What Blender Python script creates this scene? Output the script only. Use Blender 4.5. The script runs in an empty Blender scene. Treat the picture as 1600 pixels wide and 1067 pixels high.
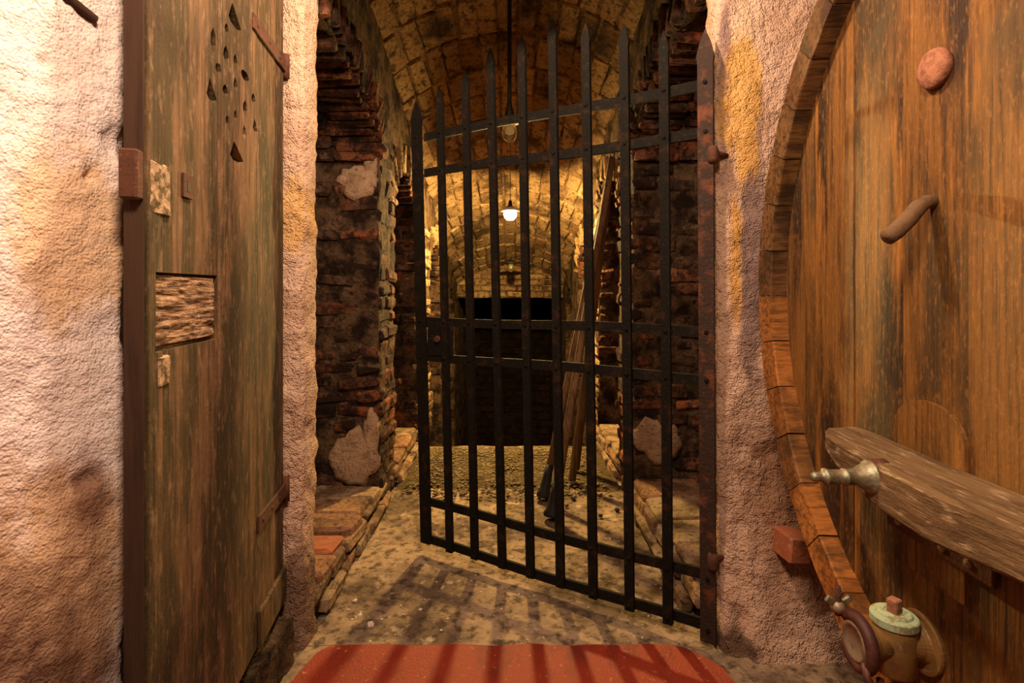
import bpy, bmesh, math, random
from mathutils import Vector, Matrix, noise
random.seed(7)
SC = bpy.context.scene
COL = SC.collection
E = 1.054                      # eye height above the cellar floor

# ------------------------------------------------------------------ camera, world, lights, exposure
cam_d = bpy.data.cameras.new('camera'); cam = bpy.data.objects.new('camera', cam_d); COL.objects.link(cam)
cam.location = (0, 0, E); cam.rotation_euler = (math.pi/2, 0, 0)
cam_d.sensor_width = 36; cam_d.lens = 850/1600*36; cam_d.shift_y = -83.5/1600; cam_d.clip_start = 0.02
SC.camera = cam
SC.view_settings.view_transform = 'Standard'; SC.view_settings.look = 'None'
SC.view_settings.gamma = 1; SC.view_settings.use_curve_mapping = False
SC.view_settings.exposure = 0.35
W = bpy.data.worlds.new('world'); SC.world = W; W.use_nodes = True
W.node_tree.nodes['Background'].inputs[0].default_value = (1.0, 0.72, 0.46, 1)
W.node_tree.nodes['Background'].inputs[1].default_value = 0.05

def light(name, kind, loc, energy, color, size=0.1, target=None):
    l = bpy.data.lights.new(name, kind); l.energy = energy; l.color = color
    if kind == 'AREA': l.size = size
    else: l.shadow_soft_size = size
    o = bpy.data.objects.new(name, l); COL.objects.link(o); o.location = loc
    if target is not None:
        o.rotation_euler = (Vector(target)-Vector(loc)).to_track_quat('-Z', 'Y').to_euler()
    return o
light('room_ceiling_lamp', 'POINT', (-0.10, 1.12, E+1.12), 68, (1.0, 0.75, 0.54), 0.05)
light('room_fill_light', 'POINT', (-0.04, 0.16, E+0.90), 72, (1.0, 0.75, 0.54), 0.12)  # added fill light for the room, no visible lamp stands here

# ------------------------------------------------------------------ material helpers
def _nodes(name):
    m = bpy.data.materials.new(name); m.use_nodes = True
    return m, m.node_tree.nodes, m.node_tree.links
def mat(name, base, layers=(), rough=0.85, metal=0.0, bumps=(), rnd=None, shift=0.0, spec=0.3):
    """layers: (scale xyz, noise scale, detail, lo, hi, colour, amount); bumps: (scale xyz, noise scale, detail, strength, distance)
    rnd: list of colours picked per object; shift: moves the pattern per object"""
    m, N, L = _nodes(name)
    bsdf = N['Principled BSDF']; bsdf.inputs['Roughness'].default_value = rough; bsdf.inputs['Metallic'].default_value = metal
    bsdf.inputs['Specular IOR Level'].default_value = spec
    geo = N.new('ShaderNodeNewGeometry'); vec = geo.outputs['Position']
    oi = N.new('ShaderNodeObjectInfo')
    if shift:
        mu = N.new('ShaderNodeMath'); mu.operation = 'MULTIPLY'; mu.inputs[1].default_value = shift
        L.new(oi.outputs['Random'], mu.inputs[0])
        va = N.new('ShaderNodeVectorMath'); va.operation = 'ADD'; L.new(vec, va.inputs[0]); L.new(mu.outputs[0], va.inputs[1]); vec = va.outputs[0]
    if rnd:
        r = N.new('ShaderNodeValToRGB'); r.color_ramp.interpolation = 'LINEAR'
        el = r.color_ramp.elements
        while len(el) < len(rnd): el.new(0.5)
        for i, c in enumerate(rnd):
            el[i].position = i/(len(rnd)-1); el[i].color = (*c, 1)
        L.new(oi.outputs['Random'], r.inputs[0]); col = r.outputs[0]
    else:
        rgb = N.new('ShaderNodeRGB'); rgb.outputs[0].default_value = (*base, 1); col = rgb.outputs[0]
    def noise_node(sc, ns, det, off):
        mp = N.new('ShaderNodeMapping'); mp.inputs['Scale'].default_value = sc; mp.inputs['Location'].default_value = (off, off*1.7, off*0.6)
        L.new(vec, mp.inputs[0])
        nt = N.new('ShaderNodeTexNoise'); nt.inputs['Scale'].default_value = ns; nt.inputs['Detail'].default_value = det
        nt.inputs['Roughness'].default_value = 0.62
        L.new(mp.outputs[0], nt.inputs['Vector']); return nt.outputs['Fac']
    for i, ly in enumerate(layers):
        sc, ns, det, lo, hi, c, amt = ly[:7]
        f = noise_node(sc, ns, det, 3.1*i+1)
        if len(ly) > 7:            # a stain with its own place and ragged outline
            cen, rad = ly[7]
            va = N.new('ShaderNodeVectorMath'); va.operation = 'SUBTRACT'; L.new(geo.outputs['Position'], va.inputs[0]); va.inputs[1].default_value = cen
            vd = N.new('ShaderNodeVectorMath'); vd.operation = 'DIVIDE'; L.new(va.outputs[0], vd.inputs[0]); vd.inputs[1].default_value = rad
            vl = N.new('ShaderNodeVectorMath'); vl.operation = 'LENGTH'; L.new(vd.outputs[0], vl.inputs[0])
            m1 = N.new('ShaderNodeMath'); m1.operation = 'MULTIPLY_ADD'; L.new(vl.outputs['Value'], m1.inputs[0]); m1.inputs[1].default_value = -0.5; m1.inputs[2].default_value = 0.5
            m2 = N.new('ShaderNodeMath'); m2.operation = 'ADD'; L.new(m1.outputs[0], m2.inputs[0]); L.new(f, m2.inputs[1]); f = m2.outputs[0]
        mr = N.new('ShaderNodeMapRange'); mr.inputs['From Min'].default_value = lo; mr.inputs['From Max'].default_value = hi
        mr.inputs['To Max'].default_value = amt; L.new(f, mr.inputs['Value'])
        mx = N.new('ShaderNodeMix'); mx.data_type = 'RGBA'; L.new(mr.outputs[0], mx.inputs[0]); L.new(col, mx.inputs[6])
        mx.inputs[7].default_value = (*c, 1); col = mx.outputs[2]
    L.new(col, bsdf.inputs['Base Color'])
    nrm = None
    for i, (sc, ns, det, st, dist) in enumerate(bumps):
        if ns > 0: f = noise_node(sc, ns, det, 17.0+i*5)
        else:                       # sandy grains
            wv = N.new('ShaderNodeTexNoise'); wv.inputs['Scale'].default_value = -ns*0.7; L.new(vec, wv.inputs['Vector'])
            wa = N.new('ShaderNodeVectorMath'); wa.operation = 'MULTIPLY_ADD'; L.new(wv.outputs['Color'], wa.inputs[0]); wa.inputs[1].default_value = (0.6/-ns,)*3; L.new(vec, wa.inputs[2])
            vo = N.new('ShaderNodeTexVoronoi'); vo.inputs['Scale'].default_value = -ns; L.new(wa.outputs[0], vo.inputs['Vector'])
            iv = N.new('ShaderNodeMath'); iv.operation = 'SUBTRACT'; iv.inputs[0].default_value = 1; L.new(vo.outputs['Distance'], iv.inputs[1]); f = iv.outputs[0]
        b = N.new('ShaderNodeBump'); b.inputs['Strength'].default_value = st; b.inputs['Distance'].default_value = dist
        L.new(f, b.inputs['Height'])
        if nrm is not None: L.new(nrm, b.inputs['Normal'])
        nrm = b.outputs[0]
    if nrm is not None: L.new(nrm, bsdf.inputs['Normal'])
    return m
I3 = (1, 1, 1)
MT = {}
MT['plaster_pier'] = mat('bright lime plaster', (0.90, 0.70, 0.64), [
    (I3, 5, 6, 0.50, 0.75, (0.66, 0.42, 0.32), 0.7), ((1.5, 1.5, 0.7), 7, 6, 0.56, 0.72, (0.72, 0.38, 0.12), 0.6, ((-0.66, 0.84, E+0.08), (0.2, 0.2, 0.16))),
    ((1.5, 1.5, 0.7), 9, 6, 0.46, 0.72, (0.60, 0.30, 0.10), 0.75, ((-0.68, 0.80, E-0.46), (0.2, 0.2, 0.2))),
    ((1.3, 1.3, 0.8), 8, 7, 0.42, 0.74, (0.14, 0.065, 0.04), 0.92, ((-0.68, 0.77, E-0.68), (0.3, 0.15, 0.33))),
    ((1.3, 1.3, 0.8), 11, 7, 0.60, 0.85, (0.22, 0.10, 0.06), 0.85, ((-0.66, 0.85, E-0.33), (0.2, 0.05, 0.13))),
    (I3, 130, 4, 0.56, 0.74, (0.38, 0.20, 0.13), 0.6)],
    0.95, bumps=[(I3, 30, 3, 0.5, 0.012), (I3, -230, 3, 0.6, 0.003), (I3, 85, 8, 0.8, 0.008)], spec=0.1)
MT['plaster_wall'] = mat('stained passage plaster', (0.56, 0.35, 0.24), [
    (I3, 6, 6, 0.46, 0.72, (0.40, 0.22, 0.14), 0.8),
    ((1.5, 1.5, 0.6), 9, 7, 0.50, 0.70, (0.17, 0.105, 0.095), 0.85, ((0.72, 1.62, E+0.10), (0.05, 0.3, 0.55))),
    ((1.5, 1.5, 0.6), 9, 7, 0.56, 0.72, (0.20, 0.12, 0.105), 0.85, ((0.635, 1.62, E+0.6), (0.03, 0.3, 0.35))),
    ((1.5, 1.5, 0.6), 8, 6, 0.56, 0.72, (0.60, 0.30, 0.055), 0.75, ((0.69, 1.62, E+0.55), (0.07, 0.3, 0.28))),
    ((1.5, 1.5, 0.6), 8, 6, 0.62, 0.76, (0.58, 0.28, 0.05), 0.75, ((0.67, 1.62, E+0.05), (0.03, 0.3, 0.3))),
    ((1.5, 1.5, 0.6), 8, 6, 0.56, 0.72, (0.58, 0.30, 0.06), 0.6, ((-0.65, 1.62, E+0.22), (0.06, 0.3, 0.14))),
    (I3, 7, 7, 0.50, 0.78, (0.25, 0.12, 0.06), 0.85, ((0.80, 1.6, E-0.62), (0.14, 0.3, 0.40))),
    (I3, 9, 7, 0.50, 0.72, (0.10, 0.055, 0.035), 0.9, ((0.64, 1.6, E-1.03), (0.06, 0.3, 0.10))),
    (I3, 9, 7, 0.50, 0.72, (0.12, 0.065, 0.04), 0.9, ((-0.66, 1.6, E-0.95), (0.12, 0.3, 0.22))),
    (I3, 110, 4, 0.53, 0.70, (0.20, 0.10, 0.06), 0.75)],
    0.95, bumps=[(I3, 14, 4, 0.8, 0.03), (I3, -210, 3, 0.8, 0.004), (I3, -60, 3, 0.4, 0.007)], spec=0.1)
MT['plaster_old'] = mat('brown old plaster', (0.40, 0.25, 0.15), [(I3, 12, 6, 0.46, 0.66, (0.20, 0.115, 0.065), 0.8), (I3, 60, 5, 0.55, 0.68, (0.07, 0.035, 0.02), 0.8)],
    0.95, bumps=[(I3, 30, 6, 0.9, 0.02), (I3, 110, 6, 0.8, 0.008)], spec=0.1)
MT['mortar'] = mat('sooty mortar', (0.15, 0.085, 0.045), [
    (I3, 9, 6, 0.42, 0.60, (0.018, 0.009, 0.006), 0.97), (I3, 30, 5, 0.52, 0.66, (0.03, 0.016, 0.01), 0.8), (I3, 17, 5, 0.60, 0.72, (0.30, 0.18, 0.10), 0.6)],
    0.95, bumps=[(I3, 22, 6, 1.0, 0.05), (I3, 70, 6, 1.0, 0.02)], spec=0.1)
MT['brick'] = mat('old sooted brick', (0.3, 0.1, 0.05), [
    (I3, 6, 7, 0.42, 0.58, (0.014, 0.008, 0.006), 0.96), (I3, 32, 6, 0.46, 0.60, (0.022, 0.011, 0.007), 0.85), (I3, 14, 5, 0.58, 0.7, (0.26, 0.155, 0.095), 0.6)],
    0.92, bumps=[(I3, 40, 6, 1.0, 0.025), (I3, 120, 4, 0.8, 0.006)], rnd=[(0.26, 0.085, 0.035), (0.10, 0.045, 0.022), (0.33, 0.10, 0.04), (0.15, 0.08, 0.045), (0.06, 0.03, 0.02)], spec=0.12)
MT['shade_brick'] = mat('black shaded brick', (0.03, 0.02, 0.01), [(I3, 9, 6, 0.45, 0.6, (0.012, 0.007, 0.004), 0.9)], 0.95, bumps=[(I3, 40, 6, 1.0, 0.02)], rnd=[(0.05, 0.024, 0.012), (0.025, 0.013, 0.007), (0.04, 0.018, 0.009)], spec=0.08)  # darkness of the far end put into the brick colour
MT['vault_brick'] = mat('tan vault brick', (0.4, 0.25, 0.1), [
    (I3, 3.5, 7, 0.50, 0.63, (0.030, 0.015, 0.009), 0.92), (I3, 24, 6, 0.53, 0.63, (0.03, 0.017, 0.009), 0.85), (I3, 60, 5, 0.48, 0.68, (0.13, 0.07, 0.03), 0.75)],
    0.92, bumps=[(I3, 40, 6, 1.0, 0.02), (I3, 120, 4, 0.6, 0.006)], rnd=[(0.40, 0.24, 0.11), (0.28, 0.16, 0.075), (0.46, 0.29, 0.14), (0.22, 0.115, 0.05)], spec=0.12)
MT['vault_mortar'] = mat('grey vault mortar', (0.24, 0.14, 0.07), [(I3, 5, 6, 0.46, 0.62, (0.03, 0.016, 0.01), 0.92), (I3, 40, 5, 0.5, 0.65, (0.05, 0.028, 0.014), 0.8)],
    0.95, bumps=[(I3, 30, 6, 1.0, 0.03)], spec=0.1)
MT['concrete'] = mat('worn cement floor', (0.35, 0.225, 0.13), [
    (I3, 3.5, 8, 0.42, 0.58, (0.10, 0.060, 0.036), 0.88), (I3, 30, 8, 0.48, 0.62, (0.04, 0.022, 0.014), 0.8), (I3, 14, 7, 0.58, 0.70, (0.50, 0.35, 0.21), 0.75)],
    0.9, bumps=[(I3, 50, 7, 0.9, 0.012)], spec=0.2)
MT['earth'] = mat('dark gravel bed', (0.10, 0.065, 0.03), [(I3, 30, 6, 0.45, 0.65, (0.03, 0.02, 0.01), 0.8)], 0.95, bumps=[(I3, 60, 6, 1.0, 0.02)], spec=0.1)
MT['gravel'] = mat('gravel stones', (0.16, 0.11, 0.055), [(I3, 25, 3, 0.45, 0.6, (0.06, 0.04, 0.02), 0.8)], 0.9, spec=0.2)
MT['red_paint'] = mat('red painted cement', (0.23, 0.022, 0.006), [
    ((2, 1, 1), 5, 6, 0.50, 0.66, (0.12, 0.010, 0.004), 0.8), (I3, 70, 6, 0.62, 0.70, (0.42, 0.20, 0.11), 0.7), (I3, 12, 7, 0.62, 0.74, (0.38, 0.085, 0.03), 0.7)],
    0.6, bumps=[(I3, 150, 5, 0.6, 0.005)], spec=0.3)
MT['iron'] = mat('dark wrought iron', (0.0065, 0.0045, 0.0025), [
    (I3, 22, 5, 0.54, 0.7, (0.035, 0.014, 0.006), 0.75), (I3, 120, 3, 0.6, 0.75, (0.05, 0.032, 0.02), 0.5)], 0.8, 0.0, bumps=[(I3, 120, 5, 0.8, 0.004)], spec=0.12)
MT['stile_iron'] = mat('brown rusting iron', (0.030, 0.014, 0.008), [
    (I3, 14, 6, 0.52, 0.66, (0.16, 0.045, 0.016), 0.8), (I3, 90, 4, 0.58, 0.7, (0.09, 0.05, 0.03), 0.6)], 0.75, 0.1, bumps=[(I3, 100, 5, 0.9, 0.004)], spec=0.25)
MT['rust'] = mat('rusted iron', (0.095, 0.034, 0.017), [
    (I3, 30, 5, 0.48, 0.66, (0.05, 0.022, 0.016), 0.85), (I3, 90, 4, 0.6, 0.7, (0.26, 0.08, 0.02), 0.6)], 0.85, 0.1, bumps=[(I3, 90, 5, 0.8, 0.004)], spec=0.25)
MT['rust_disc'] = mat('pink brown rust', (0.32, 0.13, 0.07), [(I3, 60, 5, 0.45, 0.66, (0.16, 0.055, 0.03), 0.9)], 0.85, 0.05, bumps=[(I3, 110, 5, 0.8, 0.004)], spec=0.2)
MT['door_wood'] = mat('weathered door boards', (0.070, 0.043, 0.015), [
    ((5, 5, 0.8), 3.0, 7, 0.45, 0.58, (0.23, 0.115, 0.052), 0.8), ((40, 40, 2.2), 2.5, 6, 0.48, 0.66, (0.04, 0.022, 0.008), 0.8),
    ((2.5, 2.5, 0.8), 2.6, 7, 0.47, 0.62, (0.048, 0.031, 0.011), 0.85), ((4, 4, 1.6), 16, 8, 0.54, 0.74, (0.38, 0.22, 0.115), 0.55)],
    0.85, bumps=[((40, 40, 2.0), 3, 6, 0.9, 0.008), (I3, 120, 5, 0.5, 0.004)], shift=7, spec=0.2)
MT['door_edge'] = mat('dark door edge', (0.06, 0.030, 0.018), [((10, 10, 1), 4, 5, 0.5, 0.7, (0.03, 0.015, 0.01), 0.8)], 0.9, bumps=[((30, 30, 2), 4, 5, 0.7, 0.006)], spec=0.15)
MT['rough_wood'] = mat('torn horizontal grain', (0.46, 0.26, 0.14), [
    ((1.2, 1.2, 14), 8, 6, 0.44, 0.60, (0.08, 0.032, 0.016), 0.95), (I3, 60, 5, 0.54, 0.7, (0.68, 0.44, 0.28), 0.7)],
    0.9, bumps=[((1.2, 1.2, 14), 8, 6, 1.0, 0.02), (I3, 90, 5, 0.7, 0.006)], spec=0.15)
MT['peeled'] = mat('peeled paint flake', (0.40, 0.25, 0.14), [(I3, 45, 5, 0.46, 0.56, (0.10, 0.065, 0.025), 0.95)], 0.9, bumps=[(I3, 60, 5, 0.8, 0.006)], spec=0.15)
MT['cask_head'] = mat('varnished cask boards', (0.20, 0.080, 0.014), [
    ((4.0, 4.0, 0.7), 2.6, 8, 0.45, 0.60, (0.028, 0.012, 0.004), 0.96), ((40, 40, 1.5), 2.4, 6, 0.48, 0.66, (0.03, 0.012, 0.004), 0.75),
    ((7, 7, 0.6), 3, 7, 0.57, 0.68, (0.44, 0.165, 0.024), 0.75), ((2.5, 2.5, 0.9), 2.5, 6, 0.52, 0.64, (0.06, 0.034, 0.011), 0.8), ((6, 6, 2.4), 24, 8, 0.53, 0.68, (0.36, 0.155, 0.035), 0.45)],
    0.6, bumps=[((40, 40, 1.5), 3, 6, 0.9, 0.008), (I3, 140, 5, 0.5, 0.003)], shift=0.6, spec=0.25)
MT['stave'] = mat('cask stave ends', (0.30, 0.12, 0.028), [
    ((3, 22, 22), 3, 6, 0.46, 0.62, (0.09, 0.034, 0.009), 0.8), (I3, 8, 6, 0.50, 0.66, (0.06, 0.027, 0.009), 0.85)],
    0.6, bumps=[((4, 30, 30), 4, 6, 0.7, 0.005)], shift=5, rnd=[(0.27, 0.105, 0.026), (0.38, 0.13, 0.024), (0.20, 0.085, 0.024)], spec=0.25)
MT['stave_shade'] = mat('shaded stave ends', (0.14, 0.065, 0.02), [  # stave copy with the shade of the upper rim put into its colour
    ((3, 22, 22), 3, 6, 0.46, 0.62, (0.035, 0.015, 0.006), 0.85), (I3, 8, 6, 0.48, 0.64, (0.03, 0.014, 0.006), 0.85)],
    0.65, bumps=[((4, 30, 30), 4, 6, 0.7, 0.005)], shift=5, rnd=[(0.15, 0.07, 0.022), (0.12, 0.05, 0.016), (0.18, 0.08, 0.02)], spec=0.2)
MT['bar_wood'] = mat('grey brown oak', (0.15, 0.083, 0.036), [
    ((20, 1.5, 20), 4, 6, 0.48, 0.62, (0.075, 0.038, 0.014), 0.85), ((14, 2, 14), 8, 5, 0.56, 0.66, (0.38, 0.25, 0.14), 0.7)],
    0.8, bumps=[((24, 2, 24), 5, 6, 0.8, 0.006), (I3, 140, 4, 0.4, 0.003)], spec=0.2)
MT['pole_wood'] = mat('dark pole wood', (0.13, 0.062, 0.024), [((20, 20, 1.5), 4, 5, 0.48, 0.64, (0.045, 0.02, 0.008), 0.85)], 0.75, bumps=[((20, 20, 1.5), 6, 5, 0.6, 0.005)], spec=0.2)
MT['peg_wood'] = mat('grey brown branch', (0.14, 0.075, 0.035), [(I3, 40, 5, 0.48, 0.66, (0.09, 0.045, 0.02), 0.8)], 0.8, bumps=[(I3, 90, 5, 0.6, 0.004)], spec=0.2)
MT['brass'] = mat('dull brown brass', (0.24, 0.125, 0.035), [
    (I3, 25, 5, 0.50, 0.66, (0.16, 0.08, 0.03), 0.8), (I3, 45, 5, 0.60, 0.72, (0.45, 0.34, 0.20), 0.6)], 0.6, 0.25, bumps=[(I3, 120, 5, 0.6, 0.002)], spec=0.4)
MT['verdigris'] = mat('verdigris', (0.34, 0.40, 0.24), [
    (I3, 70, 5, 0.50, 0.64, (0.22, 0.15, 0.06), 0.8), (I3, 30, 5, 0.58, 0.7, (0.42, 0.30, 0.18), 0.6)], 0.75, 0.1, bumps=[(I3, 140, 5, 0.5, 0.002)], spec=0.3)
MT['tap_metal'] = mat('patinated tap metal', (0.20, 0.15, 0.085), [
    (I3, 60, 5, 0.50, 0.62, (0.30, 0.33, 0.22), 0.75), (I3, 90, 5, 0.58, 0.70, (0.08, 0.045, 0.03), 0.8)], 0.45, 0.5, bumps=[(I3, 160, 5, 0.5, 0.002)], spec=0.5)
MT['clamp_paint'] = mat('oxide red clamp', (0.065, 0.019, 0.015), [(I3, 45, 5, 0.52, 0.68, (0.14, 0.042, 0.018), 0.8), (I3, 80, 4, 0.6, 0.7, (0.05, 0.02, 0.015), 0.7)], 0.6, 0.2, bumps=[(I3, 120, 5, 0.4, 0.002)], spec=0.4)
MT['steel'] = mat('scuffed steel', (0.26, 0.18, 0.11), [(I3, 50, 5, 0.5, 0.65, (0.12, 0.07, 0.04), 0.8)], 0.5, 0.4, spec=0.5)
MT['terracotta'] = mat('terracotta', (0.31, 0.095, 0.042), [(I3, 18, 6, 0.50, 0.68, (0.17, 0.075, 0.04), 0.85), (I3, 60, 4, 0.6, 0.72, (0.45, 0.27, 0.17), 0.6)],
    0.9, bumps=[(I3, 50, 5, 0.6, 0.006)], spec=0.15)
MT['slab'] = mat('ledge stone', (0.33, 0.20, 0.10), [(I3, 9, 7, 0.44, 0.62, (0.09, 0.05, 0.028), 0.88), (I3, 45, 6, 0.52, 0.66, (0.035, 0.02, 0.012), 0.8), (I3, 20, 6, 0.6, 0.72, (0.42, 0.30, 0.19), 0.6)],
    0.92, bumps=[(I3, 30, 6, 1.0, 0.02), (I3, 110, 5, 0.8, 0.006)], rnd=[(0.29, 0.19, 0.105), (0.34, 0.22, 0.12), (0.30, 0.14, 0.07), (0.20, 0.12, 0.07)], spec=0.12)
MT['black'] = mat('black rubber', (0.012, 0.009, 0.007), rough=0.7)
MT['enamel'] = mat('cream enamel', (0.75, 0.68, 0.5), rough=0.35)
MT['dark_metal'] = mat('blackened lamp metal', (0.02, 0.014, 0.009), [(I3, 60, 4, 0.55, 0.7, (0.06, 0.035, 0.02), 0.7)], 0.6, 0.3)
MT['cable'] = mat('brown cable', (0.10, 0.06, 0.025), rough=0.6)
MT['lichen'] = mat('pale lichen chips', (0.58, 0.42, 0.30), [(I3, 60, 4, 0.5, 0.7, (0.35, 0.22, 0.13), 0.7)], 0.9)
mg, N_, L_ = _nodes('lamp glass'); b_ = N_['Principled BSDF']; b_.inputs['Transmission Weight'].default_value = 0.95
b_.inputs['Roughness'].default_value = 0.05; b_.inputs['IOR'].default_value = 1.3; b_.inputs['Base Color'].default_value = (0.95, 0.85, 0.55, 1); MT['glass'] = mg
me_, N_, L_ = _nodes('lit bulb'); b_ = N_['Principled BSDF']; b_.inputs['Base Color'].default_value = (1, 0.9, 0.6, 1)
b_.inputs['Emission Color'].default_value = (1.0, 0.70, 0.25, 1); b_.inputs['Emission Strength'].default_value = 3300; MT['bulb'] = me_

# ------------------------------------------------------------------ object helpers
def tag(o, label=None, cat=None, group=None, kind=None):
    if label: o['label'] = label
    if cat: o['category'] = cat
    if group: o['group'] = group
    if kind: o['kind'] = kind
    return o
def empty(name, loc=(0, 0, 0), rot=None):
    o = bpy.data.objects.new(name, None); COL.objects.link(o); o.location = loc; o.empty_display_size = 0.05
    if rot is not None: o.rotation_euler = rot
    return o
def linkmesh(name, me, parent=None, m=None):
    o = bpy.data.objects.new(name, me); COL.objects.link(o)
    if m is not None and not me.materials: me.materials.append(MT[m])
    if parent is not None:
        o.parent = parent
        if parent.type == 'EMPTY' or True:
            o.matrix_parent_inverse = parent_inv(parent)
    return o
def parent_inv(p):
    mw = Matrix.LocRotScale(p.location, p.rotation_euler, p.scale)
    return mw.inverted()
def build(name, bm, m, parent=None, smooth=False):
    bmesh.ops.recalc_face_normals(bm, faces=bm.faces)
    me = bpy.data.meshes.new(name); bm.to_mesh(me); bm.free()
    if smooth:
        for p in me.polygons: p.use_smooth = True
    return linkmesh(name, me, parent, m)
def from_py(name, vs, fs, m, parent=None, smooth=False):
    me = bpy.data.meshes.new(name); me.from_pydata([tuple(v) for v in vs], [], fs); me.update()
    if smooth:
        for p in me.polygons: p.use_smooth = True
    return linkmesh(name, me, parent, m)
def add_box(bm, c, size, rot=None, bev=0.0):
    r = bmesh.ops.create_cube(bm, size=1.0); vs = r['verts']
    M = Matrix.Translation(Vector(c)) @ (rot.to_4x4() if rot is not None else Matrix.Identity(4)) @ Matrix.Diagonal((*size, 1))
    bmesh.ops.transform(bm, matrix=M, verts=vs)
    if bev:
        es = list({e for v in vs for e in v.link_edges})
        bmesh.ops.bevel(bm, geom=es, offset=bev, segments=1, affect='EDGES')
def frame(axis):
    a = Vector(axis).normalized(); h = Vector((0, 0, 1)) if abs(a.z) < 0.9 else Vector((1, 0, 0))
    u = a.cross(h).normalized(); v = a.cross(u).normalized(); return a, u, v
def add_lathe(bm, origin, axis, prof, n=24):
    """prof: (t along axis, radius)"""
    a, u, v = frame(axis); o = Vector(origin); rings = []
    for t, r in prof:
        if r < 1e-5: rings.append([bm.verts.new(o+a*t)])
        else: rings.append([bm.verts.new(o+a*t+(u*math.cos(k*2*math.pi/n)+v*math.sin(k*2*math.pi/n))*r) for k in range(n)])
    for A, B in zip(rings, rings[1:]):
        for k in range(n):
            k2 = (k+1) % n
            if len(A) == 1 and len(B) == 1: continue
            if len(A) == 1: bm.faces.new((A[0], B[k], B[k2]))
            elif len(B) == 1: bm.faces.new((A[k], B[0], A[k2]))
            else: bm.faces.new((A[k], B[k], B[k2], A[k2]))
    if len(rings[0]) > 1: bm.faces.new(rings[0])
    if len(rings[-1]) > 1: bm.faces.new(rings[-1])
def add_tube(bm, pts, radii, n=10):
    pts = [Vector(p) for p in pts]
    if not isinstance(radii, (list, tuple)): radii = [radii]*len(pts)
    rings = []; up = None
    for i, p in enumerate(pts):
        d = (pts[min(i+1, len(pts)-1)]-pts[max(i-1, 0)]).normalized()
        if up is None: _, up, _ = frame(d)
        up = (up-d*up.dot(d)).normalized(); w = d.cross(up)
        rings.append([bm.verts.new(p+(up*math.cos(k*2*math.pi/n)+w*math.sin(k*2*math.pi/n))*radii[i]) for k in range(n)])
    for A, B in zip(rings, rings[1:]):
        for k in range(n): bm.faces.new((A[k], B[k], B[(k+1) % n], A[(k+1) % n]))
    bm.faces.new(rings[0]); bm.faces.new(rings[-1])
def nv(p, f, a):
    return noise.noise_vector(Vector(p)*f)*a
class Patch:
    """collects gridded surfaces, each vertex moved by position noise so that neighbouring patches still meet"""
    def __init__(s, amps=((6, 0.012), (22, 0.005))): s.v = []; s.f = []; s.amps = amps
    def grid(s, fn, nu, nv_):
        b = len(s.v)
        for i in range(nu+1):
            for j in range(nv_+1):
                p = Vector(fn(i/nu, j/nv_)); d = Vector((0, 0, 0))
                for f, a in s.amps: d += nv(p, f, a)
                s.v.append(p+d)
        for i in range(nu):
            for j in range(nv_):
                a = b+i*(nv_+1)+j; s.f.append((a, a+1, a+nv_+2, a+nv_+1))
    def quad(s, p0, p1, p2, p3, step=0.03):
        p0, p1, p2, p3 = map(Vector, (p0, p1, p2, p3))
        nu = max(1, int(max((p1-p0).length, (p2-p3).length)/step)); n2 = max(1, int(max((p3-p0).length, (p2-p1).length)/step))
        s.grid(lambda u, v: p0.lerp(p1, u).lerp(p3.lerp(p2, u), v), nu, n2)
    def make(s, name, m, parent=None): return from_py(name, s.v, s.f, m, parent, True)
_bc = {}
def brick_mesh(dims, m, var, bev=0.011, jit=0.008):
    key = (tuple(round(d, 3) for d in dims), m, var)
    if key in _bc: return _bc[key]
    bm = bmesh.new(); bmesh.ops.create_cube(bm, size=1.0)
    bmesh.ops.scale(bm, vec=dims, verts=bm.verts)
    rs = random.Random(hash(key) & 0xffff)
    for v in bm.verts: v.co += Vector([rs.uniform(-jit, jit) for _ in range(3)])
    bmesh.ops.bevel(bm, geom=list(bm.edges), offset=min(bev, min(dims)*0.2), segments=1, affect='EDGES')
    for v in bm.verts: v.co += Vector([rs.uniform(-jit, jit)*0.45 for _ in range(3)])
    me = bpy.data.meshes.new('brick'); bm.to_mesh(me); bm.free(); me.materials.append(MT[m]); _bc[key] = me
    return me
def brick(parent, c, ax, dims, m='brick', name='brick', sj=0.08, tilt=0.03, rs=random):
    """ax: three unit vectors for the dims"""
    me = brick_mesh(dims, m, rs.randrange(5))
    o = bpy.data.objects.new(name, me); COL.objects.link(o); o.parent = parent
    M = Matrix((ax[0], ax[1], ax[2])).transposed()
    M = M @ Matrix.Rotation(rs.uniform(-tilt, tilt), 3, 'X') @ Matrix.Rotation(rs.uniform(-tilt, tilt), 3, 'Y') @ Matrix.Rotation(rs.uniform(-tilt, tilt), 3, 'Z')
    o.matrix_basis = Matrix.Translation(Vector(c)) @ M.to_4x4() @ Matrix.Diagonal((1+rs.uniform(-sj, sj), 1+rs.uniform(-sj, sj), 1+rs.uniform(-sj*1.5, sj*1.5), 1))
    return o
X_, Y_, Z_ = Vector((1, 0, 0)), Vector((0, 1, 0)), Vector((0, 0, 1))

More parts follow.
